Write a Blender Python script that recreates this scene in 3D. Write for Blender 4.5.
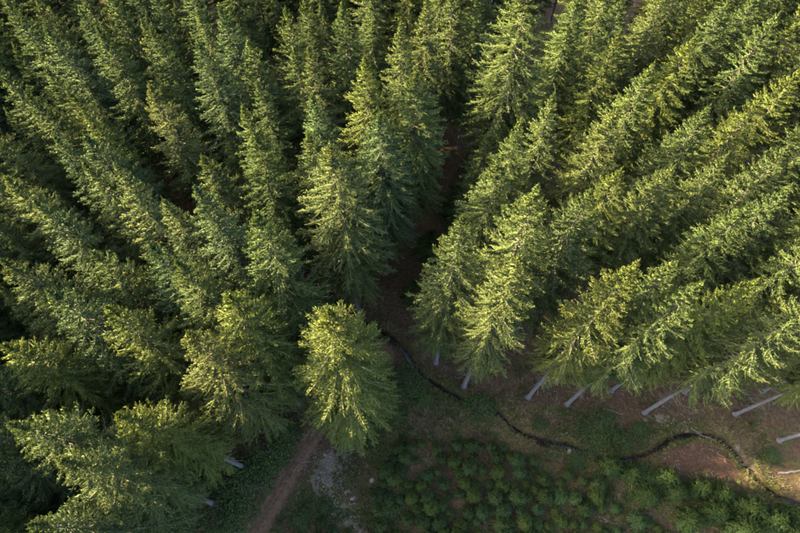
import bpy, math
import numpy as np
from mathutils import Vector

# ------------------------------------------------------------------ camera, light
scene = bpy.context.scene
for o in list(bpy.data.objects):
    bpy.data.objects.remove(o)
COL = scene.collection
HC = 54.0                                   # the drone's height over the ground
TILT = math.radians(28.0)                   # away from straight down
FOC = 800 * 24.0 / 36.0

cam_d = bpy.data.cameras.new('camera'); cam = bpy.data.objects.new('camera', cam_d); COL.objects.link(cam)
cam.location = (0, 0, HC); cam.rotation_euler = (TILT, 0, 0)
cam_d.sensor_width = 36.0; cam_d.lens = 24.0; cam_d.clip_end = 2000.0; cam_d.clip_start = 0.1
scene.camera = cam

SUN_EL = math.radians(22.0)
SUN_AZ_VEC = Vector((-1.0, 0.05, 0)).normalized()      # where the sun stands, seen from above
sun_dir = Vector((SUN_AZ_VEC.x * math.cos(SUN_EL), SUN_AZ_VEC.y * math.cos(SUN_EL), math.sin(SUN_EL)))
world = bpy.data.worlds.new('World'); scene.world = world; world.use_nodes = True
wn = world.node_tree.nodes; wl = world.node_tree.links
sky = wn.new('ShaderNodeTexSky'); sky.sky_type = 'NISHITA'; sky.sun_disc = False
sky.sun_elevation = SUN_EL; sky.sun_rotation = math.atan2(SUN_AZ_VEC.x, SUN_AZ_VEC.y)
sky.air_density = 1.0; sky.dust_density = 5.0
wl.new(sky.outputs[0], wn['Background'].inputs[0]); wn['Background'].inputs[1].default_value = 0.125
sun_d = bpy.data.lights.new('sun', 'SUN'); sun_d.energy = 5.0; sun_d.angle = math.radians(0.6); sun_d.color = (1.0, 0.79, 0.47)
sun = bpy.data.objects.new('sun', sun_d); COL.objects.link(sun)
sun.rotation_euler = sun_dir.to_track_quat('Z', 'Y').to_euler(); sun.location = (-60, 15, 80)
scene.view_settings.view_transform = 'Standard'; scene.view_settings.look = 'None'
scene.view_settings.exposure = 3.2; scene.view_settings.gamma = 1.0
scene.render.resolution_x = 1024; scene.render.resolution_y = 682
scene.cycles.max_bounces = 6; scene.cycles.diffuse_bounces = 3; scene.cycles.transmission_bounces = 3
scene.cycles.glossy_bounces = 2

rng = np.random.default_rng(7)

# ------------------------------------------------------------------ pixel <-> world
cP, sP = math.cos(TILT), math.sin(TILT)
def ray(px, py):
    x = (px - 400) / FOC; y = -(py - 266.5) / FOC
    return np.array([x, y * cP + sP, y * sP - cP])
def at(px, py, z=0.0):
    r = ray(px, py); return np.array([0, 0, HC]) + r * ((z - HC) / r[2])
def proj(x, y, z):
    z = z - HC
    v = y * cP + z * sP; w = -y * sP + z * cP
    return 400 + FOC * x / -w, 266.5 - FOC * v / -w
def pline(pts): return np.array([at(*p)[:2] for p in pts])
def poly_dist(P, line):
    d = np.full(len(P), 1e9)
    for a, b in zip(line[:-1], line[1:]):
        u = b - a; t = np.clip(((P - a) @ u) / (u @ u), 0, 1)
        d = np.minimum(d, np.linalg.norm(P - a - t[:, None] * u, axis=1))
    return d
def inside(P, poly):
    x, y = P[:, 0], P[:, 1]; c = np.zeros(len(P), bool); j = len(poly) - 1
    for i in range(len(poly)):
        xi, yi = poly[i]; xj, yj = poly[j]
        c ^= ((yi > y) != (yj > y)) & (x < (xj - xi) * (y - yi) / (yj - yi + 1e-12) + xi)
        j = i
    return c
def smooth_line(pts, n=10):
    P = np.vstack([2 * pts[0] - pts[1], pts, 2 * pts[-1] - pts[-2]]); out = []
    for i in range(1, len(P) - 2):
        for t in np.linspace(0, 1, n, endpoint=False):
            a, b, c, d = P[i - 1], P[i], P[i + 1], P[i + 2]
            out.append(0.5 * (2 * b + (c - a) * t + (2 * a - 5 * b + 4 * c - d) * t * t + (3 * b - a - 3 * c + d) * t ** 3))
    out.append(pts[-1]); return np.array(out)
# smooth value noise for the terrain and the patches
_perm = rng.random((64, 64))
def vnoise(x, y, s):
    x = x / s; y = y / s; xi = np.floor(x).astype(int); yi = np.floor(y).astype(int); fx = x - xi; fy = y - yi
    fx = fx * fx * (3 - 2 * fx); fy = fy * fy * (3 - 2 * fy)
    g = lambda a, b: _perm[a % 64, b % 64]
    return (g(xi, yi) * (1 - fx) + g(xi + 1, yi) * fx) * (1 - fy) + (g(xi, yi + 1) * (1 - fx) + g(xi + 1, yi + 1) * fx) * fy

def fbm(x, y, s):
    c, n_ = math.cos(.6), math.sin(.6); tot = 0; amp = .5; w_ = 0
    for k_ in range(4):
        x, y = c * x - n_ * y + 17.3, n_ * x + c * y + 5.1; tot = tot + amp * vnoise(x, y, s); w_ += amp; amp *= .55; s *= .47
    return np.clip((tot / w_ - .5) * 1.5 + .5, 0, 1)

STREAM = smooth_line(pline([(300, 262), (335, 300), (363, 322), (384, 333), (404, 351), (416, 370), (434, 384), (460, 399), (480, 409), (497, 413), (514, 428),
    (540, 441), (572, 447), (602, 458), (632, 459), (655, 449), (676, 437), (708, 435), (734, 450), (752, 474), (768, 490), (795, 502), (840, 512), (1000, 530)]), 8)
TRACK = smooth_line(pline([(180, 640), (255, 533), (312, 440), (352, 392), (385, 352)]), 8)
RIDE = pline([(400, 345), (440, 225), (500, 130), (556, 50), (596, -14)])
CLEAR = pline([(180, 640), (262, 500), (310, 430), (345, 400), (375, 372), (430, 368), (470, 393), (530, 402), (650, 418), (740, 420), (830, 440), (1150, 470), (1300, 700), (700, 800)])
PALE = [pline(p) for p in ([(345, 445), (330, 465), (325, 482), (338, 500), (352, 524)], [(660, 418), (690, 432), (720, 440), (742, 455), (752, 466)], [(495, 404), (530, 412)])]
BARE = pline([(655, 470), (668, 450), (690, 442), (715, 446), (732, 462), (742, 480), (715, 478), (690, 470), (665, 480)])

def gz(P):
    P = np.atleast_2d(np.asarray(P, float)); x, y = P[:, 0], P[:, 1]
    z = 0.35 * (vnoise(x, y, 7.0) - 0.5) + 0.16 * (vnoise(x + 31, y + 7, 2.3) - 0.5) + 0.07 * (vnoise(x + 11, y, 0.8) - 0.5)
    dt = poly_dist(P, TRACK); w = np.clip(1 - (dt - 1.0) / 0.8, 0, 1); z = z * (1 - 0.75 * w) - 0.06 * w
    rut = np.exp(-((dt - 0.62) / 0.2) ** 2); z -= 0.09 * rut
    ds = poly_dist(P, STREAM); ds = ds + 0.3 * (vnoise(x + 3, y + 9, 0.9) - 0.5)
    z = z * np.clip((ds - 0.2) / 1.5, 0.25, 1) - 0.55 * np.clip(1 - (ds - 0.02) / 0.42, 0, 1) ** 1.2
    return z

# ------------------------------------------------------------------ mesh helpers
def mesh_np(name, V, F, attrs=None, mats=(), mat_idx=None, smooth=False):
    """V (n,3); F (m,k) all faces of k corners"""
    V = np.asarray(V, np.float32); F = np.asarray(F, np.int32); m = bpy.data.meshes.new(name)
    k = F.shape[1]
    m.vertices.add(len(V)); m.vertices.foreach_set('co', V.ravel())
    m.loops.add(F.size); m.loops.foreach_set('vertex_index', F.ravel())
    m.polygons.add(len(F)); m.polygons.foreach_set('loop_start', np.arange(0, F.size, k, dtype=np.int32))
    m.polygons.foreach_set('loop_total', np.full(len(F), k, np.int32))
    m.polygons.foreach_set('use_smooth', np.full(len(F), smooth, bool))
    for mt in mats: m.materials.append(mt)
    if mat_idx is not None: m.polygons.foreach_set('material_index', np.asarray(mat_idx, np.int32))
    for n_, a in (attrs or {}).items():
        at_ = m.attributes.new(n_, 'FLOAT', 'POINT'); at_.data.foreach_set('value', np.asarray(a, np.float32))
    m.update(); m.validate(); return m
def soft(m, vn):
    m.polygons.foreach_set('use_smooth', np.ones(len(m.polygons), bool)); m.normals_split_custom_set_from_vertices(vn.astype(np.float32)); return m
def link(name, data, parent=None, loc=None):
    o = bpy.data.objects.new(name, data); COL.objects.link(o)
    if parent: o.parent = parent
    if loc is not None: o.location = loc
    return o
def tag(o, label=None, cat=None, group=None, kind=None):
    if label: o['label'] = label
    if cat: o['category'] = cat
    if group: o['group'] = group
    if kind: o['kind'] = kind
    return o
def tubes(paths, radii, sides):
    """paths (M,n,3), radii (M,n) -> quads"""
    paths = np.asarray(paths, float); radii = np.asarray(radii, float); M, n, _ = paths.shape
    T = np.gradient(paths, axis=1); T /= np.linalg.norm(T, axis=2, keepdims=True) + 1e-9
    ref = np.where(np.abs(T[..., 2:3]) > 0.8, np.array([1.0, 0, 0]), np.array([0, 0, 1.0]))
    A = np.cross(T, ref); A /= np.linalg.norm(A, axis=2, keepdims=True) + 1e-9; B = np.cross(T, A)
    an = np.linspace(0, 2 * np.pi, sides, endpoint=False)
    V = paths[:, :, None] + radii[:, :, None, None] * (np.cos(an)[None, None, :, None] * A[:, :, None] + np.sin(an)[None, None, :, None] * B[:, :, None])
    idx = np.arange(M * n * sides).reshape(M, n, sides)
    a = idx[:, :-1]; b = np.roll(a, -1, axis=2); c = idx[:, 1:]; d = np.roll(c, -1, axis=2)
    return V.reshape(-1, 3), np.stack([a, b, d, c], -1).reshape(-1, 4)

# ------------------------------------------------------------------ materials
def new_mat(name):
    m = bpy.data.materials.new(name); m.use_nodes = True; nt = m.node_tree
    return m, nt, nt.nodes, nt.links, nt.nodes['Principled BSDF']
def ramp(n, stops):
    r = n.new('ShaderNodeValToRGB'); e = r.color_ramp.elements
    while len(e) < len(stops): e.new(0.5)
    for el, (p, c) in zip(e, stops): el.position = p; el.color = (*c, 1)
    return r
def mixc(n, l, fac, a, b, mode='MIX'):
    x = n.new('ShaderNodeMix'); x.data_type = 'RGBA'; x.blend_type = mode
    for sock, v in ((x.inputs[0], fac), (x.inputs[6], a), (x.inputs[7], b)):
        if hasattr(v, 'is_linked') or hasattr(v, 'links'): l.new(v, sock)
        elif isinstance(v, (int, float)): sock.default_value = v
        else: sock.default_value = (*v, 1)
    return x.outputs[2]
def noise(n, l, scale, detail=3, vec=None, rough=0.55):
    t = n.new('ShaderNodeTexNoise'); t.inputs['Scale'].default_value = scale; t.inputs['Detail'].default_value = detail
    t.inputs['Roughness'].default_value = rough
    if vec is not None: l.new(vec, t.inputs['Vector'])
    return t.outputs['Fac']
def attr(n, name):
    a = n.new('ShaderNodeAttribute'); a.attribute_name = name; return a.outputs['Fac']

def foliage_mat(name, dark, mid, light, tipc, transl=0.15):
    m, nt, n, l, bs = new_mat(name)
    oi = n.new('ShaderNodeObjectInfo')
    c = ramp(n, [(0.0, dark), (0.5, mid), (1.0, light)]); l.new(attr(n, 'rnd'), c.inputs[0])
    col = mixc(n, l, attr(n, 'tip'), c.outputs[0], tipc)
    geo = n.new('ShaderNodeNewGeometry')
    nz = noise(n, l, 0.9, 2, geo.outputs['Position'])
    rr = ramp(n, [(0.3, (0.82, 0.86, 0.9)), (0.7, (1.15, 1.1, 0.95))]); l.new(nz, rr.inputs[0])
    col = mixc(n, l, 1.0, col, rr.outputs[0], 'MULTIPLY')
    col = mixc(n, l, 1.0, col, oi.outputs['Color'], 'MULTIPLY')
    l.new(col, bs.inputs['Base Color']); bs.inputs['Roughness'].default_value = 0.7
    bs.inputs['Specular IOR Level'].default_value = 0.1
    tr = n.new('ShaderNodeBsdfTranslucent'); l.new(mixc(n, l, 1.0, col, (1.15, 1.1, 0.5), 'MULTIPLY'), tr.inputs['Color'])
    mx = n.new('ShaderNodeMixShader'); mx.inputs[0].default_value = transl
    l.new(bs.outputs[0], mx.inputs[1]); l.new(tr.outputs[0], mx.inputs[2]); l.new(mx.outputs[0], n['Material Output'].inputs[0])
    return m
M_NEEDLE = foliage_mat('spruce_needles', (0.046, 0.073, 0.025), (0.073, 0.104, 0.033), (0.102, 0.135, 0.043), (0.155, 0.176, 0.056))
M_YOUNG = foliage_mat('sapling_needles', (0.038, 0.064, 0.020), (0.054, 0.083, 0.026), (0.074, 0.102, 0.033), (0.10, 0.132, 0.048))
M_LEAF = foliage_mat('shrub_leaves', (0.028, 0.052, 0.018), (0.042, 0.072, 0.023), (0.060, 0.092, 0.030), (0.085, 0.115, 0.04), 0.25)
M_GRASS = foliage_mat('grass_blades', (0.045, 0.07, 0.02), (0.10, 0.11, 0.04), (0.19, 0.16, 0.075), (0.22, 0.19, 0.10), 0.2)

def bark_mat():
    m, nt, n, l, bs = new_mat('spruce_bark'); tc = n.new('ShaderNodeTexCoord')
    mp = n.new('ShaderNodeMapping'); mp.inputs['Scale'].default_value = (9, 9, 2.2); l.new(tc.outputs['Object'], mp.inputs[0])
    f = noise(n, l, 2.0, 6, mp.outputs[0], 0.65); r = ramp(n, [(0.3, (0.045, 0.042, 0.046)), (0.55, (0.105, 0.103, 0.12)), (0.75, (0.175, 0.175, 0.20))]); l.new(f, r.inputs[0])
    lich = ramp(n, [(0.55, (0, 0, 0)), (0.7, (1, 1, 1))]); l.new(noise(n, l, 1.3, 3, tc.outputs['Object']), lich.inputs[0])
    col = mixc(n, l, lich.outputs[0], r.outputs[0], (0.13, 0.14, 0.12))
    sx = n.new('ShaderNodeSeparateXYZ'); l.new(tc.outputs['Object'], sx.inputs[0]); mr = n.new('ShaderNodeMapRange'); mr.inputs[1].default_value = 9; mr.inputs[2].default_value = 15
    l.new(sx.outputs[2], mr.inputs[0]); col = mixc(n, l, mr.outputs[0], col, mixc(n, l, 1.0, r.outputs[0], (0.45, 0.36, 0.28), 'MULTIPLY'))
    l.new(col, bs.inputs['Base Color']); bs.inputs['Roughness'].default_value = 0.9; bs.inputs['Specular IOR Level'].default_value = 0.2
    b = n.new('ShaderNodeBump'); b.inputs['Strength'].default_value = 0.6; b.inputs['Distance'].default_value = 0.03; l.new(f, b.inputs['Height']); l.new(b.outputs[0], bs.inputs['Normal'])
    return m
def simple_mat(name, a, b_, scale, rough=0.85):
    m, nt, n, l, bs = new_mat(name); tc = n.new('ShaderNodeTexCoord')
    f = noise(n, l, scale, 5, tc.outputs['Object'], 0.6); r = ramp(n, [(0.32, a), (0.68, b_)]); l.new(f, r.inputs[0])
    l.new(r.outputs[0], bs.inputs['Base Color']); bs.inputs['Roughness'].default_value = rough
    b = n.new('ShaderNodeBump'); b.inputs['Strength'].default_value = 0.4; b.inputs['Distance'].default_value = 0.02; l.new(f, b.inputs['Height']); l.new(b.outputs[0], bs.inputs['Normal'])
    return m
M_BARK = bark_mat()
M_TWIG = simple_mat('branch_wood', (0.08, 0.065, 0.05), (0.18, 0.155, 0.13), 3.0)
M_STICK = simple_mat('dead_sticks', (0.10, 0.07, 0.055), (0.30, 0.25, 0.22), 0.9)
M_STONE = simple_mat('pale_stone', (0.09, 0.085, 0.07), (0.21, 0.195, 0.17), 2.0)
M_LOG = simple_mat('bleached_log', (0.08, 0.072, 0.07), (0.17, 0.158, 0.155), 3.5)

def ground_mat():
    m, nt, n, l, bs = new_mat('forest_floor'); geo = n.new('ShaderNodeNewGeometry'); p = geo.outputs['Position']
    n1 = noise(n, l, 0.55, 6, p, 0.6); n2 = noise(n, l, 3.2, 6, p, 0.65); n3 = noise(n, l, 17.0, 5, p, 0.7)
    lit = ramp(n, [(0.25, (0.042, 0.029, 0.018)), (0.5, (0.092, 0.064, 0.040)), (0.78, (0.155, 0.115, 0.075))]); l.new(n2, lit.inputs[0])
    fine = ramp(n, [(0.25, (0.55, 0.55, 0.55)), (0.75, (1.45, 1.4, 1.35))]); l.new(n3, fine.inputs[0])
    moss = ramp(n, [(0.3, (0.035, 0.05, 0.016)), (0.7, (0.095, 0.105, 0.035))]); l.new(n2, moss.inputs[0])
    def mask(name, lo=0.42, hi=0.6, amt=0.7):
        a = n.new('ShaderNodeMath'); a.operation = 'MULTIPLY_ADD'; l.new(n2, a.inputs[0]); a.inputs[1].default_value = amt
        s = n.new('ShaderNodeMath'); s.operation = 'ADD'; l.new(attr(n, name), s.inputs[0]); s.inputs[1].default_value = -amt / 2
        l.new(s.outputs[0], a.inputs[2]); r = ramp(n, [(lo, (0, 0, 0)), (hi, (1, 1, 1))]); l.new(a.outputs[0], r.inputs[0]); return r.outputs[0]
    mm = ramp(n, [(0.45, (0, 0, 0)), (0.62, (1, 1, 1))]); l.new(n1, mm.inputs[0])
    col = mixc(n, l, mm.outputs[0], lit.outputs[0], mixc(n, l, 0.45, lit.outputs[0], moss.outputs[0]))
    col = mixc(n, l, mask('grass'), col, moss.outputs[0])
    dry = ramp(n, [(0.3, (0.10, 0.078, 0.04)), (0.7, (0.19, 0.15, 0.08))]); l.new(n2, dry.inputs[0])
    col = mixc(n, l, mask('dry', 0.4, 1.0), col, dry.outputs[0])
    bare = ramp(n, [(0.3, (0.062, 0.040, 0.026)), (0.7, (0.125, 0.083, 0.052))]); l.new(n2, bare.inputs[0])
    col = mixc(n, l, mask('bare'), col, bare.outputs[0])
    tr = ramp(n, [(0.3, (0.11, 0.072, 0.048)), (0.7, (0.20, 0.14, 0.098))]); l.new(n2, tr.inputs[0])
    col = mixc(n, l, mask('track', 0.4, 0.62, 0.5), col, tr.outputs[0])
    pale = ramp(n, [(0.3, (0.10, 0.083, 0.063)), (0.7, (0.29, 0.258, 0.215))]); l.new(n3, pale.inputs[0])
    col = mixc(n, l, mask('pale', 0.45, 0.6, 0.9), col, pale.outputs[0])
    peat = mask('peat', 0.4, 0.85, 0.4)
    col = mixc(n, l, peat, col, (0.022, 0.016, 0.013))
    col = mixc(n, l, 1.0, col, fine.outputs[0], 'MULTIPLY'); col = mixc(n, l, 1.0, col, (0.82, 0.72, 0.66), 'MULTIPLY')
    l.new(col, bs.inputs['Base Color']); bs.inputs['Roughness'].default_value = 0.95; bs.inputs['Specular IOR Level'].default_value = 0.15
    ad = n.new('ShaderNodeMath'); ad.operation = 'ADD'; l.new(n2, ad.inputs[0]); l.new(n3, ad.inputs[1])
    b = n.new('ShaderNodeBump'); b.inputs['Strength'].default_value = 0.9; b.inputs['Distance'].default_value = 0.12; l.new(ad.outputs[0], b.inputs['Height']); l.new(b.outputs[0], bs.inputs['Normal'])
    return m
def water_mat():
    m, nt, n, l, bs = new_mat('peaty_water'); geo = n.new('ShaderNodeNewGeometry')
    bs.inputs['Base Color'].default_value = (0.010, 0.009, 0.008, 1); bs.inputs['Roughness'].default_value = 0.08; bs.inputs['IOR'].default_value = 1.33
    f = noise(n, l, 5.0, 3, geo.outputs['Position']); b = n.new('ShaderNodeBump'); b.inputs['Strength'].default_value = 0.35; b.inputs['Distance'].default_value = 0.05
    l.new(f, b.inputs['Height']); l.new(b.outputs[0], bs.inputs['Normal']); return m

# ------------------------------------------------------------------ the ground and the stream
def axis_coords(lo, hi, step, far):
    c = list(np.arange(lo, hi, step)); s = step; a = hi
    while a < far: c.append(a); s *= 1.12; a += s
    s = step; a = lo; pre = []
    while a > -far: s *= 1.12; a -= s; pre.append(a)
    return np.array(pre[::-1] + c)
gx = axis_coords(-16.0, 36.0, 0.2, 320.0); gy = axis_coords(-3.0, 20.0, 0.2, 320.0)
X, Y = np.meshgrid(gx, gy); P = np.c_[X.ravel(), Y.ravel()]
Z = gz(P); nx, ny = len(gx), len(gy)
idx = np.arange(nx * ny).reshape(ny, nx)
F = np.stack([idx[:-1, :-1], idx[:-1, 1:], idx[1:, 1:], idx[1:, :-1]], -1).reshape(-1, 4)
dt = poly_dist(P, TRACK); ds = poly_dist(P, STREAM); cl = inside(P, CLEAR)
open_w = np.where(cl, 1.0, np.clip(1 - ds / 2.5, 0, 1) * 0.5)
A_track = np.clip(1.2 - dt / 1.2 + .5 * (fbm(P[:, 0], P[:, 1], 1.4) - .5), 0, 1)
A_track *= 1 - .55 * np.exp(-(dt / .2) ** 2)
ds = ds + .45 * (fbm(P[:, 0] + 8, P[:, 1], 1.0) - .5)
ridew = np.clip(1.3 - poly_dist(P, RIDE) / 2.2, 0, 1); A_bare = np.maximum(np.clip(np.where(inside(P, BARE), .55 + .6 * poly_dist(P, np.vstack([BARE, BARE[:1]])), .45 - .6 * poly_dist(P, np.vstack([BARE, BARE[:1]]))), 0, 1), 0.35 * ridew)
A_grass = np.clip(open_w * (0.05 + 0.8 * fbm(P[:, 0] + 5, P[:, 1] + 17, 2.6)), 0, 1)
A_dry = open_w * np.clip(fbm(P[:, 0] + 50, P[:, 1] + 3, 2.2) * 1.1 - 0.12 + 0.25 * np.exp(-((ds - 1.1) / 0.8) ** 2), 0, 1) * 0.75
pd = np.minimum.reduce([poly_dist(P, PALE[0]) / 1.6, poly_dist(P, PALE[1]) / 0.5]); A_pale = np.clip(1.05 - pd * 0.6 + 1.1 * (fbm(P[:, 0] + 2, P[:, 1] + 60, 1.0) - .62) + .9 * (fbm(P[:, 0] + 40, P[:, 1], .45) - .5), 0, 1) * 0.7
A_peat = np.clip(1.15 - ds / 0.5, 0, 1)
ground = link('ground', mesh_np('ground', np.c_[P, Z], F, dict(track=A_track, bare=A_bare, grass=A_grass, dry=A_dry, pale=A_pale, peat=A_peat), [ground_mat()], smooth=True))
tag(ground, kind='structure')

W = STREAM; Tn = np.gradient(W, axis=0); Tn /= np.linalg.norm(Tn, axis=1, keepdims=True); Nn = np.c_[-Tn[:, 1], Tn[:, 0]]
ww = 0.2 + 0.22 * vnoise(np.arange(len(W)) * 1.0, np.zeros(len(W)), 3.0)
zl = np.full(len(W), -0.38)
V = np.vstack([np.c_[W + Nn * ww[:, None], zl], np.c_[W, zl], np.c_[W - Nn * ww[:, None], zl]]); k = len(W); i = np.arange(k - 1)
F = np.vstack([np.c_[i + k, i + k + 1, i + 1, i], np.c_[i + 2 * k, i + 2 * k + 1, i + k + 1, i + k]])
tag(link('stream', mesh_np('stream', V, F, None, [water_mat()], smooth=True)), kind='structure')

# ------------------------------------------------------------------ spruces
def integrate(p0, az, pitch, L, droop, up, n, r):
    s = (np.arange(n) + 0.5) / n
    pt = pitch[:, None] - droop[:, None] * s + up[:, None] * s ** 2.2
    a = az[:, None] + np.cumsum(r.normal(0, 0.05, (len(az), n)), 1)
    d = np.stack([np.cos(pt) * np.cos(a), np.cos(pt) * np.sin(a), np.sin(pt)], -1) * (L / n)[:, None, None]
    return np.concatenate([p0[:, None], p0[:, None] + np.cumsum(d, 1)], 1), pt, a

def sample(paths, which, s):
    n = paths.shape[1] - 1; u = np.clip(s, 0, 0.9999) * n; i = u.astype(int); f = (u - i)[:, None]
    a = paths[which, i]; b = paths[which, i + 1]; T = b - a
    return a + f * T, T / (np.linalg.norm(T, axis=1, keepdims=True) + 1e-9), i

def spruce(seed, H=25.0, cb=0.35, R=2.4, cone=0.36, whorl=0.54, nb=5, node=0.041, tw=0.14, wid=0.0148, up=0.9, lat=0.105, brush=0.24, trunk_r=0.19, gap=0.08, dead=40):
    r = np.random.default_rng(seed); NS = 8
    # trunk line
    tz = np.r_[0, .008 * H, .022 * H, np.linspace(.05 * H, H, 12)]; sway = np.c_[np.cumsum(r.normal(0, 0.012 * H / 25, 15)), np.cumsum(r.normal(0, 0.012 * H / 25, 15))] * np.linspace(0, 1, 15)[:, None]
    tp = np.c_[sway, tz]
    rad = trunk_r * (1 - tz / H) ** 1.25 + 0.010 * H / 25; rad[:3] *= [1.7, 1.25, 1.06]
    def centre(z): return np.c_[np.interp(z, tz, tp[:, 0]), np.interp(z, tz, tp[:, 1]), z]
    # main branches, whorl by whorl
    zs = []; azs = []; ins = []; z = H * cb
    while z < H - 0.12 * H / 25:
        k = nb + r.integers(0, 2); a0 = r.uniform(0, 6.28)
        azs += list(a0 + np.arange(k) * 2 * np.pi / k + r.normal(0, 0.18, k)); zs += list(z + r.normal(0, 0.05 * whorl, k)); ins += [False] * k
        for _ in range(r.integers(1, 4)): azs.append(r.uniform(0, 6.28)); zs.append(z + whorl * r.uniform(0.25, 0.75)); ins.append(True)
        z += whorl * r.uniform(0.85, 1.15) * (0.55 + 0.45 * min(1, (H - z) / (H * 0.12)))
    zs = np.minimum(np.array(zs), H - 0.02); az = np.array(azs); d = H - zs
    keep = r.random(len(zs)) > gap * (d > 0.15 * H); zs, az, d = zs[keep], az[keep], d[keep]; inter = np.array(ins)[keep]
    sec = 1 + 0.06 * np.sin(az * 2 + r.uniform(0, 6)) + 0.06 * np.sin(az * 3 + d / H * 20 + r.uniform(0, 6))
    L = R * np.tanh(cone * d / R) * r.uniform(0.86, 1.08, len(d)) * np.where(inter, r.uniform(0.55, 0.85, len(d)), 1) * sec + 0.05 * H / 25
    fr = d / (H * (1 - cb)); L *= np.where(fr > 0.8, 1 - 1.6 * (fr - 0.8), 1)
    dd = d * 25 / H
    pitch = np.interp(dd, [0, 1, 3, 7, 12, 18], [1.15, 0.85, 0.38, 0.05, -0.18, -0.32]) + r.normal(0, 0.09, len(d))
    droop = np.interp(dd, [0, 2, 6, 12, 18], [0.05, 0.25, 0.55, 0.6, 0.5]) * r.uniform(0.7, 1.3, len(d))
    upt = np.interp(dd, [0, 2, 6, 14, 18], [0.1, 0.5, 0.95, 0.8, 0.5]) * up * r.uniform(0.7, 1.4, len(d))
    mp, pt, aa = integrate(centre(zs), az, pitch, L, droop, upt, NS, r)
    # laterals
    cnt = np.floor(L / (lat * H / 25 if H < 10 else lat)).astype(int) * 1
    w = np.repeat(np.arange(len(L)), cnt); j = np.concatenate([np.arange(c) for c in cnt]) if len(w) else np.zeros(0, int)
    s = (j + r.uniform(0.2, 0.9, len(w))) / np.maximum(cnt[w], 1) * 0.78 + 0.18
    side = np.where((j + w) % 2 == 0, 1, -1)
    q, T, ii = sample(mp, w, s)
    fork = r.random(len(w)) < 0.16
    lL = np.where(fork, 0.50 * (1 - s) * L[w] + 0.1, np.minimum(brush, 0.30 * L[w]) * np.clip(1.35 - s, 0.35, 1.0)) * r.uniform(0.7, 1.3, len(w))
    lL *= np.where((s < 0.45) & ~fork, 0.8, 1)
    laz = aa[w, ii] + side * np.where(fork, r.uniform(0.45, 0.8, len(w)), r.uniform(0.6, 1.2, len(w))); lp = pt[w, ii] + np.where(fork, -0.05, r.normal(0.02, 0.5, len(w)))
    lpath, _, _ = integrate(q, laz, lp, lL, np.full(len(w), 0.25), np.full(len(w), 0.55 * up), NS, r)
    # leader
    lead = centre(np.linspace(H * 0.955, H + 0.35 * H / 25, NS + 1))[None]
    paths = np.concatenate([mp, lpath, lead]); LL = np.r_[L, lL, 0.045 * H + 0.35 * H / 25]
    start = np.r_[np.where(d < 0.5 * H, 0.03, 0.15), np.full(len(lL), 0.05), 0.0]
    # shoots along every axis
    c2 = np.maximum(2, (LL * (1 - start) / node).astype(int)); w2 = np.repeat(np.arange(len(LL)), c2)
    j2 = np.concatenate([np.arange(c) for c in c2]); s2 = start[w2] + (1 - start[w2]) * (j2 + r.random(len(w2))) / c2[w2]
    w2 = np.repeat(w2, 3); s2 = np.clip(np.repeat(s2, 3) + r.normal(0, 0.008, len(w2)), 0, 1); sd = r.choice([1.0, -1.0], len(w2))
    q, T, _ = sample(paths, w2, s2)
    # the last shoot of each axis points on along it
    S = np.cross(T, np.array([0, 0, 1.0])); S /= np.linalg.norm(S, axis=1, keepdims=True) + 1e-6; U = np.cross(S, T)
    phi = r.normal(0.15, 0.9, len(w2)); a = r.uniform(0.4, 1.05, len(w2)) * np.clip(1.35 - s2, 0.4, 1)
    D = T * np.cos(a)[:, None] + (S * (sd * np.cos(phi))[:, None] + U * np.sin(phi)[:, None]) * np.sin(a)[:, None]
    D[:, 2] -= 0.10 * (1 - s2) ; D /= np.linalg.norm(D, axis=1, keepdims=True)
    ln = tw * r.uniform(0.65, 1.3, len(w2)) * (1.08 - 0.35 * s2); wd = wid * r.uniform(0.75, 1.3, len(w2))
    N1 = np.cross(D, r.normal(0, 1, D.shape)); N1 /= np.linalg.norm(N1, axis=1, keepdims=True) + 1e-9; N2 = np.cross(D, N1)
    b = q - D * 0.02; e = q + D * ln[:, None]; m = q + D * (ln * r.uniform(0.35, 0.6, len(ln)))[:, None]
    V = np.stack([b, m + N1 * wd[:, None], e, m - N1 * wd[:, None], b, m + N2 * wd[:, None], e, m - N2 * wd[:, None]], 1).reshape(-1, 3)
    Fq = np.arange(len(V)).reshape(-1, 4)
    # shoots are round brushes: soften their normals towards the outside of the finger and of the crown
    rad_ = q - centre(q[:, 2]); rad_[:, 2] = 0; rad_ /= np.linalg.norm(rad_, axis=1, keepdims=True) + 1e-6
    ax_ = D - T * np.sum(D * T, 1, keepdims=True); ax_ /= np.linalg.norm(ax_, axis=1, keepdims=True) + 1e-6
    out = 0.75 * rad_ + 0.75 * ax_ + np.array([0, 0, 0.45]); out /= np.linalg.norm(out, axis=1, keepdims=True) + 1e-6
    fn = np.cross(V.reshape(-1, 4, 3)[:, 1] - V.reshape(-1, 4, 3)[:, 0], V.reshape(-1, 4, 3)[:, 3] - V.reshape(-1, 4, 3)[:, 0]); fn /= np.linalg.norm(fn, axis=1, keepdims=True) + 1e-9
    o2 = np.repeat(out, 2, axis=0); flip = np.sum(fn * o2, 1) < 0; Fq[flip] = Fq[flip][:, ::-1]; fn[flip] *= -1
    vn = o2 * 0.85 + fn * 0.28; vn /= np.linalg.norm(vn, axis=1, keepdims=True); vn = np.repeat(vn, 4, axis=0)
    rnd = np.repeat(np.clip(0.5 * r.random(len(ln)) + 0.5 * r.random(len(LL))[w2], 0, 1), 8)
    tip = np.tile([0.0, 0.12, 0.85, 0.12] * 2, len(ln)) * np.repeat(r.random(len(ln)) * (0.35 + 0.65 * (s2 > 0.6)), 8)
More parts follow.
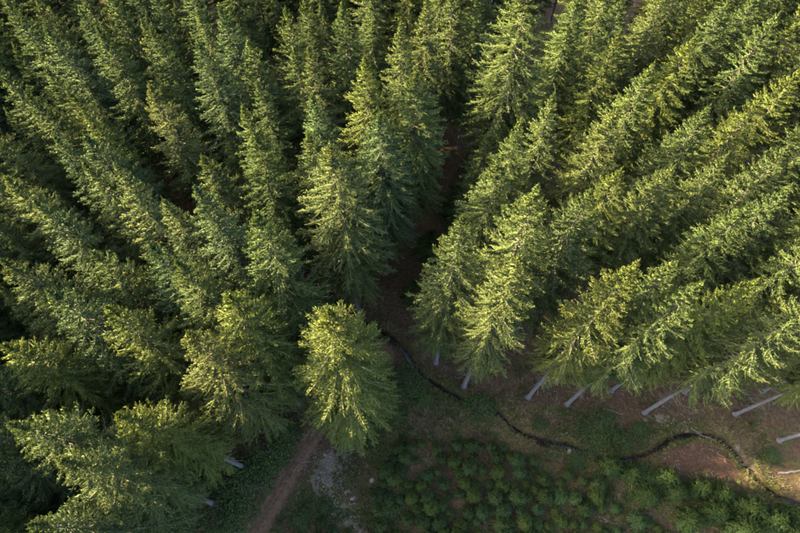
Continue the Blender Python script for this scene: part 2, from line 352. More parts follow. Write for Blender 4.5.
    # dense inner sprays, added to stop sun leaking through, along the main branches
    if H > 8:
        c3 = np.maximum(2, (L * 0.72 / 0.10).astype(int)); w3 = np.repeat(np.arange(len(L)), c3); s3 = np.concatenate([(np.arange(c) + r.random(c)) / c for c in c3]) * 0.72 + 0.02
        q3, T3, _ = sample(mp, w3, s3); D3 = T3 + r.normal(0, .35, T3.shape); D3 /= np.linalg.norm(D3, axis=1, keepdims=True)
        N3 = np.cross(D3, np.array([0, 0, 1.0]) + r.normal(0, .45, D3.shape)); N3 /= np.linalg.norm(N3, axis=1, keepdims=True) + 1e-9
        l3 = r.uniform(.2, .36, len(w3))[:, None]; w_3 = r.uniform(.05, .10, len(w3))[:, None]; q3 = q3 - D3 * l3 * .4 + np.array([0, 0, -.04])
        V3 = np.stack([q3, q3 + D3 * l3 * .5 + N3 * w_3, q3 + D3 * l3, q3 + D3 * l3 * .5 - N3 * w_3], 1).reshape(-1, 3)
        n3 = np.cross(N3, D3); n3[n3[:, 2] < 0] *= -1; rd3 = q3 - centre(q3[:, 2]); rd3[:, 2] = 0; n3 = n3 * .7 + .6 * rd3 / (np.linalg.norm(rd3, axis=1, keepdims=True) + 1e-6); n3 /= np.linalg.norm(n3, axis=1, keepdims=True)
        F3 = np.arange(len(V3)).reshape(-1, 4) + len(V); V = np.vstack([V, V3]); Fq = np.vstack([Fq, F3]); vn = np.vstack([vn, np.repeat(n3, 4, axis=0)])
        rnd = np.r_[rnd, np.repeat(r.uniform(.1, .6, len(w3)), 4)]; tip = np.r_[tip, np.zeros(4 * len(w3))]
    # wood
    tv, tf = tubes(tp[None], rad[None], 10 if H > 8 else 5)
    br = np.concatenate([mp[:, ::2]]); nbr = br.shape[1]
    rr = (0.009 * H / 25 + 0.011 * np.minimum(L, 3)[:, None]) * np.linspace(1, 0.18, nbr)[None]
    bv, bf = tubes(br, rr, 3)
    if dead and cb > 0.15:
        k = dead; zz = r.uniform(H * 0.12, H * cb * 1.15, k); da = r.uniform(0, 6.28, k)
        dp, _, _ = integrate(centre(zz), da, r.normal(-0.12, 0.2, k), r.uniform(0.35, 1.5, k), np.full(k, 0.3), np.zeros(k), 4, r)
        dv, df = tubes(dp, np.linspace(0.02, 0.006, 5)[None].repeat(k, 0), 3)
        bf = np.vstack([bf, df + len(bv)]); bv = np.vstack([bv, dv])
    return dict(crown=(V, Fq, dict(rnd=rnd, tip=tip)), vn=vn, trunk=(tv, tf), branches=(bv, bf), H=H)

VARIANTS = []
specs = [dict(cb=.34, R=2.7, cone=.36), dict(cb=.32, R=2.45, cone=.33), dict(cb=.36, R=2.8, cone=.39, up=1.0),            # 0-2 ordinary
         dict(cb=.28, R=3.1, cone=.44, up=.8), dict(cb=.26, R=3.0, cone=.41, up=1.2, whorl=.60),                              # 3-4 broad
         dict(cb=.06, R=3.5, cone=.43, up=.7, node=.058, tw=.16, wid=.017, brush=.25),                                        # 5 full to the ground
         dict(cb=.40, R=2.2, cone=.30, gap=.12), dict(cb=.36, R=2.3, cone=.30, up=1.0),                                       # 6-7 slim
         dict(cb=.37, R=3.0, cone=.40, up=1.3, gap=.10, whorl=.58, dead=60)]                                                  # 8 forest edge, bare bole
for i, sp in enumerate(specs):
    g = spruce(100 + i, **sp)
    VARIANTS.append((soft(mesh_np('crown', *g['crown'][:2], g['crown'][2], [M_NEEDLE]), g['vn']), mesh_np('trunk', *g['trunk'], None, [M_BARK], smooth=True), mesh_np('branches', *g['branches'], None, [M_TWIG], smooth=True)))

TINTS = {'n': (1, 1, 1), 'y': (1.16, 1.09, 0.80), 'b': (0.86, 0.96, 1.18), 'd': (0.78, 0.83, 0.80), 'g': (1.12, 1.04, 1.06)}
TWORD = {'n': 'mid-green', 'y': 'yellow-green', 'b': 'blue-green', 'd': 'dark green', 'g': 'grey-green'}
VWORD = ['evenly tapered', 'narrow', 'full-crowned', 'broad', 'bristly', 'very broad', 'thin', 'slender', 'bare-boled']
CELLS = {}
def zone(px, py):
    col = ['far left', 'left', 'centre-left', 'centre', 'centre-right', 'right', 'far right'][min(6, max(0, int(px / 800 * 7)))]
    row = ['top', 'upper', 'middle', 'lower', 'bottom'][min(4, max(0, int(py / 533 * 5)))]
    return row, col
def pick(cell, prefer):
    # the first look of the list not yet taken in this part of the photograph
    s_ = CELLS.setdefault(cell, set())
    for c_ in prefer:
        if c_ not in s_: s_.add(c_); return c_
    return prefer[0]
GROUP = 'tall plantation spruces'
TREES = []; FAR = []
def plant(x, y, h, var, tint, label=None, wide=1.0, rot=None, free=(0, 1, 2, 4, 7), ftint=None):
    if label and var is None: var = 2
    if label and tint is None: tint = 'n'
    if not label:
        px, py = proj(x, y, h)
        if 0 <= px < 800 and 0 <= py < 533: cell = ('in',) + zone(px, py)
        else:
            vis = [q for q in (proj(x, y, z) for z in np.linspace(h, h * .4, 12)) if 0 <= q[0] < 800 and 0 <= q[1] < 533]
            cell = (('left' if px < 0 else 'right' if px >= 800 else 'top' if py < 0 else 'bottom'),) + (zone(*vis[0]) if vis else ())
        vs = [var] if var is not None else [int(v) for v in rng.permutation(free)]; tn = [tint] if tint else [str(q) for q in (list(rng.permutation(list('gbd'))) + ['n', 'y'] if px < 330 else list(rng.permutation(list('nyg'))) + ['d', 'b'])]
        if not tint and ftint is None and rng.random() < .45: tn = ['n'] + [q for q in tn if q != 'n']
        combos = [(v, t_) for t_ in tn for v in vs]
        if len(vs) == 1 or len(tn) == 1: combos += [(v, t_) for t_ in 'nygbd' for v in vs]
        if len(cell) == 1: FAR.append((x, y, h, wide)); return None      # nothing of it shows: part of the wood around
        else:
            var, tint = pick(cell, combos)
            label = (f'{VWORD[var]} {TWORD[tint]} spruce with its tip in the {cell[1]} {cell[2]} of the photo' if cell[0] == 'in'
                     else f'{VWORD[var]} {TWORD[tint]} spruce cut by the {cell[0]} edge, crown in the {cell[1]} {cell[2]}')
    t = link('spruce_tree', None); t.empty_display_size = 0.5
    t.location = (x, y, float(gz([[x, y]])[0]) - 0.06)
    t.rotation_euler = (rng.normal(0, 0.012), rng.normal(0, 0.012), rng.uniform(0, 6.28) if rot is None else rot)
    s = h / 25.0; t.scale = (s * wide, s * wide, s)
    cr, tr, br = VARIANTS[var]
    o = link('trunk', tr, t); b = tag(link('branches', br, o), kind='stuff'); c = link('crown', cr, t)
    tc = TINTS[tint]; j = rng.normal(1, 0.06); c.color = (tc[0] * j * rng.normal(1, .03), tc[1] * j, tc[2] * j * rng.normal(1, .04), 1)
    tag(t, label, 'tree', GROUP)
    TREES.append((t, x, y, h, var, tint, label)); return t

# tip pixel in the photograph, height in metres (chosen so that neighbours stand apart), kind, tint ('d' paints shade into the pair by the ride), own label
TIPS = '''5,-2,25.9;50,25,24.8;11,41,20.5;97,27,25.8;77,8,23.6;132,18,23.8;158,28,25.0;147,87,25.0,2,g;78,90,23.4;48,71,23.4;30,92,24.6;194,9,22.7;-4,62,24.4;38,-4,23.4;86,114,23.7,1,y;4,107,18.6;202,33,25.7,2,b;239,24,19.3,7;219,2,24.8;251,34,23.8;282,5,24.3;292,43,23.9,1;324,14,18.0;318,50,25.6,6;261,82,23.4;243,97,25.6,6;314,88,25.4;360,57,26.5,0,y;341,-3,25.0;371,-2,21.8,6;398,20,26.1;378,113,25.0,3,b;305,-4,22.6;405,36,19.3;417,69,24.9,3;428,-3,25.8,6;480,-4,21.5,4;512,-14,18.6,3,d;455,-22,25.0;538,-25,28.5,3,d;629,-2,24.6;618,30,25.0;695,36,25.0;782,12,25.3;658,62,25.0;621,110,25.0,2,g;725,-4,25.0;802,64,25.0,4,y;585,-8,25.1;670,-10,24.6;765,-15,25.0;48,133,23.8;86,134,24.9;89,160,25.5;113,172,26.5,1,y;158,201,25.4,6,g;2,176,24.6,2,g;33,200,25.1;199,186,27.9,1,b;100,253,23.0,4;145,250,24.7,4,b;12,255,25.2;185,262,25.8;227,133,19.6,7;250,135,25.8,2;206,152,23.5;249,212,27.8,4;330,145,27.4,3,g;493,136,19.4;503,158,25.1;548,183,28.4,8;590,190,25.8;526,118,25.4;560,95,25.0;622,170,24.7,2,y;728,155,24.8;756,206,25.1;796,188,24.7;675,168,24.5;797,145,24.7;0,285,20.7;45,290,25.5,4,b;108,304,25.2,4,b;5,342,23.3,3,y;190,336,26.0,4,g;222,293,26.0,3,y;318,308,27.0,5,y;48,462,26.5,2,g;125,403,25.0,2,y;-4,470,21.2,4,b;25,525,25,4;3,412,26.6,4;715,105,25.0;765,95,25.0;310,133,24.8'''
OWN = {(318, 308): 'broad yellow-green lone spruce standing at the head of the dirt track',
       (222, 293): 'broad yellow-green spruce just left of the lone spruce at the track head',
       (5, 342): 'broad yellow-green spruce fanning out at the left edge, three fifths down the photo',
       (330, 145): 'tall full grey-green spruce in the photo centre, left of the brown ride',
       (360, 57): 'pointed yellow-green spruce standing free in a gap near the top centre',
       (147, 87): 'tall grey-green spruce with a pale sunlit flank in the upper left',
       (378, 113): 'tall blue-green spruce bordering the left side of the brown forest ride',
       (480, -4): 'tall spruce with wide tiered branches at the top edge, left of the ride',
       (190, 336): 'spruce with pale bleached top left of the two broad yellow-green spruces',
       (621, 110): 'grey-green spruce with a pale bare leader in the stand right of the ride',
       (48, 462): 'grey-green spruce leaning to the left edge low in the bottom left corner',
       (158, 201): 'slim grey-green columnar spruce a fifth across, well left of the photo centre',
       (782, 12): 'spruce with a long sunlit spire reaching into the top right corner'}
used = []
for rec in TIPS.split(';'):
    q = rec.split(','); px, py, h = float(q[0]), float(q[1]), float(q[2])
    var = int(q[3]) if len(q) > 3 else None; tint = q[4] if len(q) > 4 else None
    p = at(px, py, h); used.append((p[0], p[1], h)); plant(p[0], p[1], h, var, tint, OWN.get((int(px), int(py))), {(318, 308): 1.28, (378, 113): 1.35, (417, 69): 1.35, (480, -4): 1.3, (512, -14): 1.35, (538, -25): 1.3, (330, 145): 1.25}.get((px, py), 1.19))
# trees of the forest edge whose bole foot shows: placed by the foot
for px, py, h, var, tint, lab in [(464, 386, 28.5, 8, 'n', 'spruce with a short pale bole showing at the stream bend, beside the ride'),
        (436, 362, 27.8, 4, 'n', 'dense spruce right of the ride with sunlit upper tips and hidden bole'),
        (528, 397, 27.8, 8, 'y', 'edge spruce with the long slanting pale bole nearest the photo centre'),
        (567, 404, 27.2, 8, 'n', 'edge spruce with slanting pale bole, second of the long boles from the left'),
        (556, 381, 26.5, 4, 'n', 'spruce behind the first two long pale boles of the forest edge'), (612, 390, 25.0, 4, 'y', 'spruce between the second and third long pale boles of the forest edge'),
        (645, 412, 27.0, 8, 'n', 'edge spruce with the thickest slanting pale bole, right of the clearing shrubs'),
        (735, 414, 25.0, 8, 'n', 'edge spruce with a pale bole right above the stream meander'), (780, 440, 25.0, 8, 'n', 'edge spruce whose pale bole leaves the photo at the right edge'),
        (684, 392, 25.5, 4, 'y', 'spruce behind the thickest pale bole, crown filling the right edge')]:
    p = at(px, py); used.append((p[0], p[1], h)); plant(p[0], p[1], h, var, tint, lab)
for x, y, h in [(-13.6, 10.2, 17.0), (-17.5, 8.2, 18.0), (-14.5, 13.6, 17.5)]:      # low trees added left of the track to block sun reaching the clearing
    if min(math.hypot(x - u[0], y - u[1]) for u in used) > 1.8: used.append((x, y, h)); plant(x, y, h, None, 'd')
for x, y, h in [(-26, 2.2, 24.5), (-25, 6.0, 24.0), (-26.5, 9.6, 24.5), (-30, 4.2, 25.0), (-30.5, 8.0, 25.0), (-34, 6.2, 26.0), (-22, 3.8, 22.0)]:      # trees added beyond the lower left edge to block sun on the clearing
    if min(math.hypot(x - u[0], y - u[1]) for u in used) > 2.0: used.append((x, y, h)); plant(x, y, h, None, None, free=(3, 4, 2))
# the rest of the stand: suppressed trees in the gaps, and the trees just outside the frame
U = np.array(used); camv = np.array([0, 0, HC]); ts = np.linspace(0, 0.5, 22)[1:]
def crown_r(d): return np.where(d < 0, 0, 2.4 * np.tanh(0.34 * d / 2.4))
Tt = np.c_[U[:, :2], U[:, 2] - 1.2]; Q = Tt[:, None] + ts[None, :, None] * (camv - Tt)[:, None]
cand = []
for gx_ in np.arange(-48, 49, 3.5):
    for gy_ in np.arange(-10, 78, 3.5): cand.append((gx_ + rng.uniform(-.9, .9), gy_ + rng.uniform(-.9, .9)))
cand = np.array(cand); ok = ~inside(cand, CLEAR) & (poly_dist(cand, RIDE) > 2.8) & (poly_dist(cand, TRACK) > 2.2)
for x, y in cand[ok]:
    tipp = proj(x, y, 25.0); outside_f = not (-5 < tipp[0] < 805 and -5 < tipp[1] < 540)
    if x > 8 and y < 12: continue
    if abs(x) < 9 and y < 8: continue
    if y < -4 and x > -12: continue
    seen = any(0 <= q[0] < 800 and 0 <= q[1] < 533 for q in (proj(x, y, z) for z in np.linspace(4, 26, 9)))
    if y > 50 and rng.random() < .25: continue
    if not seen:
        if (-38 < x < -14 and -9 < y < 36) or (y > 36 and x < 24): FAR.append((x, y, rng.uniform(22.5, 25.5), 1.15))  # unseen trees, added so that no sun falls on the forest floor
        continue
    if not outside_f or np.min(np.hypot(U[:, 0] - x, U[:, 1] - y)) < 3.1: continue
    best = None
    for h in ([26, 24.5, 23, 21.5] if outside_f and x > -18 else [23.5, 22.5, 21.5] if outside_f else []) + [20.5, 19, 17.5, 16]:
        dd_ = np.hypot(Q[..., 0] - x, Q[..., 1] - y)
        if np.max(crown_r(h - Q[..., 2]) - dd_) < (0.35 if h < 21 else 0.0): best = h; break
    if best is None: continue
    h = best + rng.uniform(-.6, .6); U = np.vstack([U, [x, y, h]])
    plant(x, y, h, None, None, free=(0, 1, 2, 3, 4, 6, 7))
# unseen trees added left of the frame, to keep low sun off the ground
for gx_ in np.arange(-72, -38, 4.6):
    for gy_ in np.arange(-14, 72, 4.4):
        x, y = gx_ + rng.uniform(-1.2, 1.2), gy_ + rng.uniform(-1.2, 1.2)
        if np.min(np.hypot(U[:, 0] - x, U[:, 1] - y)) > 3: FAR.append((x, y, rng.uniform(24, 27), 1.25))
for y in np.arange(-4, 20, 3.0): FAR.append((-37 + rng.uniform(-1, 1), y + rng.uniform(-.6, .6), 27.5, 1.25))  # tall unseen row added to block sun patches in the clearing
FAR = np.array(FAR); fm = bpy.data.meshes.new('forest'); fm.from_pydata(np.c_[FAR[:, :2], gz(FAR[:, :2]) - .06].tolist(), [], [])
at_ = fm.attributes.new('size', 'FLOAT_VECTOR', 'POINT'); at_.data.foreach_set('vector', np.c_[FAR[:, 3] * FAR[:, 2] / 25, FAR[:, 3] * FAR[:, 2] / 25, FAR[:, 2] / 25].astype(np.float32).ravel())
at_ = fm.attributes.new('turn', 'FLOAT_VECTOR', 'POINT'); at_.data.foreach_set('vector', np.c_[np.zeros((len(FAR), 2)), rng.uniform(0, 6.28, len(FAR))].astype(np.float32).ravel())
forest = tag(link('forest', fm), 'unseen spruce wood added around the frame for its shade', 'forest', kind='stuff')  # holds the unseen trees added for the shade they throw
gn = bpy.data.node_groups.new('shade_wood', 'GeometryNodeTree'); gn.interface.new_socket('Geometry', in_out='INPUT', socket_type='NodeSocketGeometry'); gn.interface.new_socket('Geometry', in_out='OUTPUT', socket_type='NodeSocketGeometry')
gi = gn.nodes.new('NodeGroupInput'); go = gn.nodes.new('NodeGroupOutput'); jn = gn.nodes.new('GeometryNodeJoinGeometry')
src = next(rec[0] for rec in TREES if rec[4] == 4)
sz = gn.nodes.new('GeometryNodeInputNamedAttribute'); sz.data_type = 'FLOAT_VECTOR'; sz.inputs[0].default_value = 'size'
tn_ = gn.nodes.new('GeometryNodeInputNamedAttribute'); tn_.data_type = 'FLOAT_VECTOR'; tn_.inputs[0].default_value = 'turn'
e2r = gn.nodes.new('FunctionNodeEulerToRotation'); gn.links.new(tn_.outputs['Attribute'], e2r.inputs[0])
for ch in src.children:
    oi_ = gn.nodes.new('GeometryNodeObjectInfo'); oi_.inputs['Object'].default_value = ch; oi_.transform_space = 'ORIGINAL'
    ip = gn.nodes.new('GeometryNodeInstanceOnPoints'); gn.links.new(gi.outputs[0], ip.inputs['Points']); gn.links.new(oi_.outputs['Geometry'], ip.inputs['Instance'])
    gn.links.new(sz.outputs['Attribute'], ip.inputs['Scale']); gn.links.new(e2r.outputs[0], ip.inputs['Rotation']); gn.links.new(ip.outputs[0], jn.inputs[0])
gn.links.new(jn.outputs[0], go.inputs[0]); md = forest.modifiers.new('shade_wood', 'NODES'); md.node_group = gn
# ------------------------------------------------------------------ young spruces in the clearing
def young_meshes(seed, H, **kw):
    g = spruce(seed, H=H, cb=0.05, dead=0, **kw)
    return soft(mesh_np('crown', *g['crown'][:2], g['crown'][2], [M_YOUNG]), g['vn']), mesh_np('stem', *g['trunk'], None, [M_TWIG], smooth=True)
SAP = [young_meshes(300 + i, 1.6, R=rr, cone=1.0, whorl=.12, nb=8, node=.036, tw=.115, wid=.015, lat=.11 * 25 / 1.6, brush=.15, trunk_r=.025, up=.6) for i, rr in enumerate((.75, .85, .65, .9))]
YNG = [young_meshes(320 + i, 3.4, R=rr, cone=1.0, whorl=.28, nb=6, node=.05, tw=.16, wid=.024, lat=.16 * 25 / 3.4, brush=.28, trunk_r=.05, up=.6) for i, rr in enumerate((1.35, 1.6, 1.2))]
def young(name, x, y, meshes, s, wide, tint, label, group):
    t = link(name, None); t.location = (x, y, float(gz([[x, y]])[0]) - 0.03); t.rotation_euler = (rng.normal(0, .04), rng.normal(0, .04), rng.uniform(0, 6.28)); t.scale = (s * wide, s * wide, s)
    c = link('crown', meshes[0], t); link('stem', meshes[1], t); c.color = (*tint, 1)
    tag(t, label, 'sapling', group); return t
def pct(x, y, z=1.0):
    px, py = proj(x, y, z); return px, py
BLOCK = pline([(386, 456), (410, 442), (440, 440), (500, 447), (560, 462), (612, 488), (650, 508), (690, 536), (700, 552), (362, 552), (366, 515), (376, 480)])
BLOCK2 = pline([(306, 508), (330, 512), (345, 530), (348, 552), (286, 552)])
YSPOTS = [(612, 466), (632, 474), (648, 496), (676, 492), (700, 488), (724, 494), (712, 512), (748, 508), (770, 520), (790, 512), (742, 528), (690, 520), (795, 536), (668, 478)]
ypos = np.array([at(px, py, 1.2)[:2] for px, py in YSPOTS])
taken = list(ypos)
for poly in (BLOCK, BLOCK2):
    lo, hi = poly.min(0), poly.max(0)
    for r_i, yy in enumerate(np.arange(lo[1], hi[1], 1.12)):
        for xx in np.arange(lo[0], hi[0], 1.12):
            x = xx + rng.normal(0, .2) + (0.5 if r_i % 2 else 0); y = yy + rng.normal(0, .2)
            if not inside(np.array([[x, y]]), poly)[0] or rng.random() < 0.06: continue
            if min(np.hypot(p[0] - x, p[1] - y) for p in taken) < (0.8 if len(taken) > len(ypos) else 0) or np.min(np.hypot(*(ypos - [x, y]).T)) < 1.7: continue
            px, py = pct(x, y)
            if py > 545: continue
            taken.append((x, y)); j = rng.normal(1, .06)
            if poly is BLOCK:
                ds_ = poly_dist(np.array([[x, y]]), STREAM)[0]
                cell = ('sap', ['left end', 'left half', 'left middle', 'middle', 'right middle', 'right half', 'right end'][min(6, max(0, int((px - 365) / 46)))], 'by the stream' if ds_ < 3.2 else 'at the bottom edge' if py > 512 else 'halfway down' if py > 488 else 'upper rows')
                where = f'in the {cell[1]} of the plantation, {cell[2]}'
            else: cell = ('sap2',); where = 'in the patch right of the dirt track'
            opts = [(int(z_), int(t_)) for z_ in rng.permutation(4) for t_ in rng.permutation(4)]; z_, tn = pick(cell, opts)
            tint = [(1 * j, 1 * j, 1 * j), (1.15 * j, 1.1 * j, .85 * j), (.85 * j, .98 * j, 1.1 * j), (.78 * j, .8 * j, .8 * j)][tn]
            lab = f"{['small', 'medium', 'large', 'tiny'][z_]} {['green', 'yellowish', 'blue-green', 'dark green'][tn]} spruce sapling {where}"
            young('sapling', x, y, SAP[rng.integers(4)], (.74, .9, 1.08, .6)[z_] * rng.uniform(.95, 1.05), rng.uniform(1.05, 1.3), tint, lab, 'planted spruce saplings')
YLAB = ['bushy young spruce right at the near stream bank, left of the meander', 'bushy young spruce touching the left side of the bare brown hollow', 'young spruce left of the thicket below the meander', 'young spruce in the thicket, below the hollow on its left',
        'young spruce in the thicket straight below the bare brown hollow', 'young spruce in the thicket below the right side of the hollow', 'young spruce in the second row of the thicket below the hollow', 'young spruce where the stream runs into the thicket',
        'young spruce in the thicket near the bottom right corner', 'young spruce at the right edge just below the stream', 'young spruce at the bottom edge in the middle of the thicket', 'young spruce at the bottom left of the thicket', 'young spruce in the very bottom right corner', 'young spruce at the hollow lower left rim']
for (x, y), lab in zip(ypos, YLAB):
    young('young_spruce', x, y, YNG[rng.integers(3)], rng.uniform(.75, 1.1), rng.uniform(.95, 1.2), (.70, .78, .74), lab, 'bushy young spruces by the stream')

for px, py, sc, lab in [(428, 250, 1.6, 'dark young spruce low in the ride between the two stands, nearer end'), (455, 205, 1.8, 'dark young spruce halfway up the brown ride'),
        (480, 165, 1.7, 'dark young spruce far up the brown ride'), (512, 120, 1.8, 'dark young spruce at the far end of the brown ride'), (418, 292, 1.3, 'small dark spruce at the ride mouth above the stream')]:
    p = at(px, py, 2.0); young('young_spruce', p[0] + rng.normal(0, .5), p[1], YNG[rng.integers(3)], sc, 1.05, (.85, .9, .85), lab, 'young spruces in the ride')
# ------------------------------------------------------------------ shrubs: stems and leaves
def shrub_mesh(seed, R, Hs, n):
    r = np.random.default_rng(seed); k = 26
    az = r.uniform(0, 6.28, k); rad = R * np.sqrt(r.random(k)); c = np.c_[rad * np.cos(az), rad * np.sin(az), Hs * (1 - 0.7 * (rad / R) ** 2) * r.uniform(.6, 1.05, k)]
    paths = np.stack([np.outer(np.ones(k), [0, 0, 0]) + c * t * np.array([1, 1, 1]) + np.array([0, 0, .15 * Hs]) * math.sin(math.pi * t) for t in np.linspace(0, 1, 5)], 1)
    sv, sf = tubes(paths, np.linspace(.018, .005, 5)[None].repeat(k, 0), 3)
    w = r.integers(0, k, n); q = c[w] + r.normal(0, 1, (n, 3)) * np.array([.22, .22, .16]) * R; q[:, 2] = np.abs(q[:, 2])
    D = r.normal(0, 1, (n, 3)); D[:, 2] = np.abs(D[:, 2]) * .4; D /= np.linalg.norm(D, axis=1, keepdims=True)
    N = np.cross(D, r.normal(0, .4, (n, 3)) + [0, 0, 1]); N /= np.linalg.norm(N, axis=1, keepdims=True)
    ln = r.uniform(.08, .17, n)[:, None]; V = np.stack([q, q + D * ln * .5 + N * ln * .3, q + D * ln, q + D * ln * .5 - N * ln * .3], 1).reshape(-1, 3)
    return mesh_np('foliage', V, np.arange(len(V)).reshape(-1, 4), dict(rnd=np.repeat(r.random(n), 4), tip=np.tile([0, 0, .6, 0], n) * np.repeat(r.random(n), 4)), [M_LEAF]), mesh_np('stems', sv, sf, None, [M_TWIG])
SHR = [shrub_mesh(400, 1.2, 1.3, 1700), shrub_mesh(401, 1.0, .9, 1300), shrub_mesh(402, 1.4, 1.0, 1900)]
for px, py, s, m_i, lab in [(480, 410, 1.25, 0, 'dark green bushy shrub growing over the stream left of the open water'), (598, 428, 1.3, 2, 'wide green shrub between the stream and the slanting pale boles'),
        (622, 442, 1.0, 1, 'low green shrub on the stream bank right of the wide shrub'), (410, 384, 1.2, 2, 'dark shrub beside the stream just right of the lone yellow-green spruce'),
        (424, 400, .8, 1, 'low shrub on the near bank where the stream leaves the trees'), (578, 462, .8, 1, 'small shrub on the near bank below the pale stone in the stream'),
        (588, 452, .8, 0, 'small dark shrub leaning over the stream beside the pale stone'), (640, 430, .8, 1, 'small shrub in front of the thickest pale bole'),
        (395, 415, .8, 1, 'low dark shrub on the right of the lone spruce near the saplings'), (225, 520, 1.5, 2, 'wide dark shrub left of the dirt track at the bottom edge'),
        (205, 492, 1.4, 0, 'tall dark shrub left of the dirt track under the spruces'), (252, 470, 1.2, 1, 'dark shrub hugging the left side of the dirt track halfway up'),
        (268, 456, 1.5, 0, 'big dark shrub under the spruces at the upper left of the dirt track'), (243, 492, 1.6, 2, 'spreading dark shrub on the left verge of the track near the bottom'),
        (284, 440, 1.2, 0, 'dark shrub under the broad spruce left of the track head'),
        (300, 522, .9, 1, 'low shrub on the right side of the dirt track at the bottom edge'), (325, 508, .7, 1, 'small shrub between the dirt track and the pale rubble'),
        (385, 508, .8, 0, 'bright shrub at the left end of the sapling block near the bottom'), (775, 455, .8, 1, 'low shrub on the far bank right of the stream meander'),
        (640, 478, 1.0, 2, 'wide low shrub below the bare brown hollow of the meander'), (540, 425, .7, 1, 'small shrub on the far bank above the stream, below the first long bole')]:
    p = at(px, py, .4); t = link('shrub', None, None, (p[0], p[1], float(gz([p[:2]])[0]) - .04)); t.scale = (s, s, s * rng.uniform(.85, 1.1)); t.rotation_euler = (0, 0, rng.uniform(0, 6.28))
    f = link('foliage', SHR[m_i][0], t); link('stems', SHR[m_i][1], t); j = rng.uniform(.85, 1.2); f.color = (j, j, j, 1); tag(t, lab, 'shrub', 'shrubs in the clearing')

# ------------------------------------------------------------------ grass, ground cover, litter, stones
def scatter(n, lo=(-17, -3), hi=(36, 22)): return np.c_[rng.uniform(lo[0], hi[0], n), rng.uniform(lo[1], hi[1], n)]
def clumps(name, P, per, spread, h0, h1, w0, lean, mat, rbase):
    n = len(P) * per; w = np.repeat(np.arange(len(P)), per); a = rng.uniform(0, 6.28, n); rr = spread * np.sqrt(rng.random(n))
    q = np.c_[P[w, 0] + rr * np.cos(a), P[w, 1] + rr * np.sin(a)]; z = gz(P)[w] - .02; h = rng.uniform(h0, h1, n)
    D = np.c_[np.cos(a), np.sin(a)] * (lean * rng.uniform(.3, 1.2, n) * h)[:, None]
    b = np.c_[q, z]; e = np.c_[q + D, z + h]; s = np.c_[-np.sin(a), np.cos(a), np.zeros(n)] * (w0 * rng.uniform(.6, 1.3, n))[:, None]
    m_ = b * .45 + e * .55 + np.c_[np.zeros((n, 2)), .18 * h]
    V = np.stack([b, m_ + s, e, m_ - s], 1).reshape(-1, 3)
    rv = np.clip(np.repeat(rbase, per) + rng.normal(0, .18, n), 0, 1)
    return link(name, mesh_np(name, V, np.arange(len(V)).reshape(-1, 4), dict(rnd=np.repeat(rv, 4), tip=np.tile([0, 0, .5, 0], n) * np.repeat(rng.random(n), 4)), [mat]))
P = np.vstack([scatter(9000), np.repeat(STREAM[20:], 14, axis=0) + rng.normal(0, .75, (14 * (len(STREAM) - 20), 2))]); dtr = poly_dist(P, TRACK); dst = poly_dist(P, STREAM)
dens = vnoise(P[:, 0] + 5, P[:, 1] + 17, 2.6) * .6 + vnoise(P[:, 0], P[:, 1], .9) * .4
okm = (inside(P, CLEAR) | (dst < 1.3)) & (dtr > 1.25) & (dst > .24) & ((dens > .40) | (dst < 1.0)) & ~inside(P, BARE)
G = P[okm]; dryv = np.clip(fbm(G[:, 0] + 50, G[:, 1] + 3, 2.2) * 1.2 - .1 + .3 * np.exp(-((dst[okm] - 1.2) / .8) ** 2), 0, 1)
tag(clumps('grass', G, 11, .16, .12, .42, .012, .8, M_GRASS, dryv), 'tufts of green and straw coloured grass across the clearing', 'grass', kind='stuff')
P = scatter(6000); dtr = poly_dist(P, TRACK); okm = (dtr > 1.1) & (poly_dist(P, STREAM) > .5) & ~inside(P, BARE) & (vnoise(P[:, 0] + 9, P[:, 1] + 40, 2.0) > .5) & (inside(P, CLEAR) | (rng.random(len(P)) < .35))
tag(clumps('ground_cover', P[okm], 14, .26, .08, .26, .045, 1.1, M_LEAF, np.full(okm.sum(), .5)), 'low leafy undergrowth on the forest floor', 'undergrowth', kind='stuff')
# sticks and brash
n = 8500; P = scatter(n, (-17, -3), (36, 26)); keep = poly_dist(P, STREAM) > .5; keep &= (poly_dist(P, TRACK) > .9) | (rng.random(n) < .3); P = P[keep]; n = len(P)
a = rng.uniform(0, 6.28, n); ln = rng.uniform(.15, .75, n); e = P + np.c_[np.cos(a), np.sin(a)] * ln[:, None]
p0 = np.c_[P, gz(P) + rng.uniform(.0, .05, n)]; p1 = np.c_[e, gz(e) + rng.uniform(0, .08, n)]
V, F = tubes(np.stack([p0, (p0 + p1) / 2 + rng.normal(0, .03, p0.shape), p1], 1), np.outer(rng.uniform(.006, .018, n), [1, .8, .3]), 3)
tag(link('fallen_sticks', mesh_np('fallen_sticks', V, F, None, [M_STICK])), 'dead sticks and brash strewn over the forest floor', 'sticks', kind='stuff')
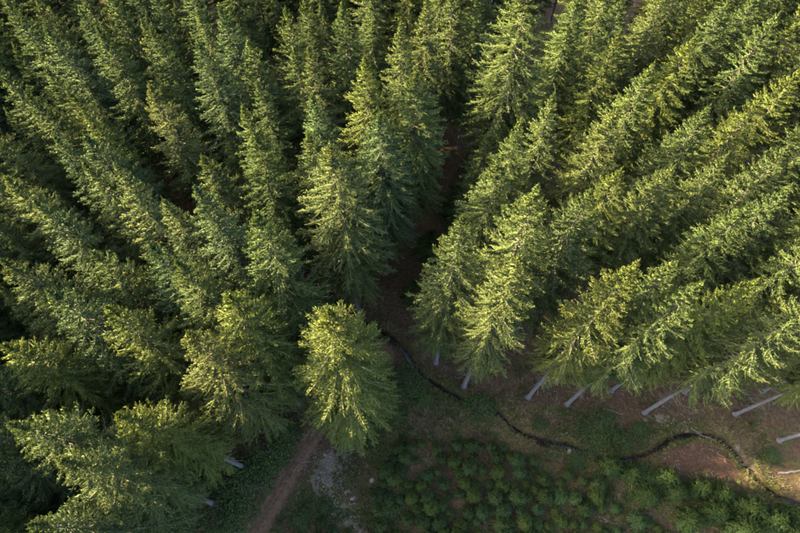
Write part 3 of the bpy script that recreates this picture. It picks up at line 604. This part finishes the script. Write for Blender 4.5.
# stones
def stone_base(seed, rough=.22):
    import bmesh
    r = np.random.default_rng(seed); bm = bmesh.new(); bmesh.ops.create_icosphere(bm, subdivisions=2, radius=1)
    ax = r.normal(0, 1, (7, 3)); ax /= np.linalg.norm(ax, axis=1, keepdims=True); hh = r.uniform(.55, .95, 7)
    for v in bm.verts:
        c = np.array(v.co)
        for a_, h_ in zip(ax, hh):
            d_ = c @ a_
            if d_ > h_: c = c - a_ * (d_ - h_)
        v.co = c * np.array([1, .8, .55]) * (1 + r.normal(0, .03))
    V = np.array([v.co[:] for v in bm.verts]); F = np.array([[v.index for v in f.verts] for f in bm.faces]); bm.free(); return V, F
SB = [stone_base(500 + i) for i in range(4)]
Vs, Fs, off = [], [], 0
for line, num, spread in ((PALE[0], 480, 1.0), (PALE[1], 150, .7), (PALE[2], 20, .8), (STREAM[30:], 130, .55)):
    for _ in range(num):
        i = rng.integers(len(line) - 1); p = line[i] + rng.random() * (line[i + 1] - line[i]) + rng.normal(0, spread, 2)
        if poly_dist(p[None], STREAM)[0] < .4: continue
        v, f = SB[rng.integers(4)]; s = rng.uniform(.025, .09) * (1.5 if rng.random() < .1 else 1); a = rng.uniform(0, 6.28); ca, sa = math.cos(a), math.sin(a)
        w = np.c_[v[:, 0] * ca - v[:, 1] * sa, v[:, 0] * sa + v[:, 1] * ca, v[:, 2]] * s + [p[0], p[1], float(gz([p])[0]) + .2 * s]
        Vs.append(w); Fs.append(f + off); off += len(w)
tag(link('rubble', mesh_np('rubble', np.vstack(Vs), np.vstack(Fs), None, [M_STONE])), 'pale stony rubble strewn beside the track and along the stream bank', 'rubble', kind='stuff')
for (px, py, s, lab) in [(372, 480, .34, 'pale stone lying right of the rubble patch near the saplings'), (569, 451, .32, 'pale stone at the water edge in the middle of the stream'), (325, 455, .26, 'pale stone at the upper end of the rubble patch'),
        (646, 420, .3, 'pale stone at the foot of the thickest slanting bole'), (738, 448, .34, 'pale stone on the outer bank of the stream meander'), (353, 498, .28, 'pale stone at the lower end of the rubble patch'), (526, 316, .28, 'pale stone on the brown floor between the spruces right of the ride')]:
    p = at(px, py); st = link('stone', mesh_np('stone', SB[rng.integers(4)][0], SB[0][1], None, [M_STONE]), None, (p[0], p[1], float(gz([p[:2]])[0]) + (.08 if px == 569 else -.02) )); st.scale = (s * rng.uniform(.8, 1.2), s * .85, s * .6); st.rotation_euler = (0, 0, rng.uniform(0, 6))
    tag(st, lab, 'stone', 'pale stones')
for (a, b, r0, lab) in [((778, 473), (808, 470), .10, 'bleached fallen log on the ground at the right edge beyond the meander'), ((690, 428), (716, 441), .06, 'thin bleached fallen branch on the bank above the stream meander'), ((604, 408), (622, 414), .05, 'thin fallen stem between the second and third long pale boles'), ((545, 352), (556, 333), .09, 'fallen dead stem on the brown floor between spruces right of the ride')]:
    p, q = at(*a), at(*b); tt = np.linspace(0, 1, 8)[:, None]; c = p * (1 - tt) + q * tt; c[:, :2] += rng.normal(0, .03, (8, 2)); c[:, 2] = gz(c[:, :2]) + r0 * .7
    V, F = tubes(c[None], (r0 * np.linspace(1.1, .7, 8))[None], 8); m0 = c[0].copy()
    lg = link('fallen_log', mesh_np('fallen_log', V - m0, F, None, [M_LOG], smooth=True), None, m0); tag(lg, lab, 'log', 'fallen logs')
print('trees', len(TREES), 'saplings', len(taken) - len(ypos), 'tris', [len(v[0].polygons) * 2 for v in VARIANTS])
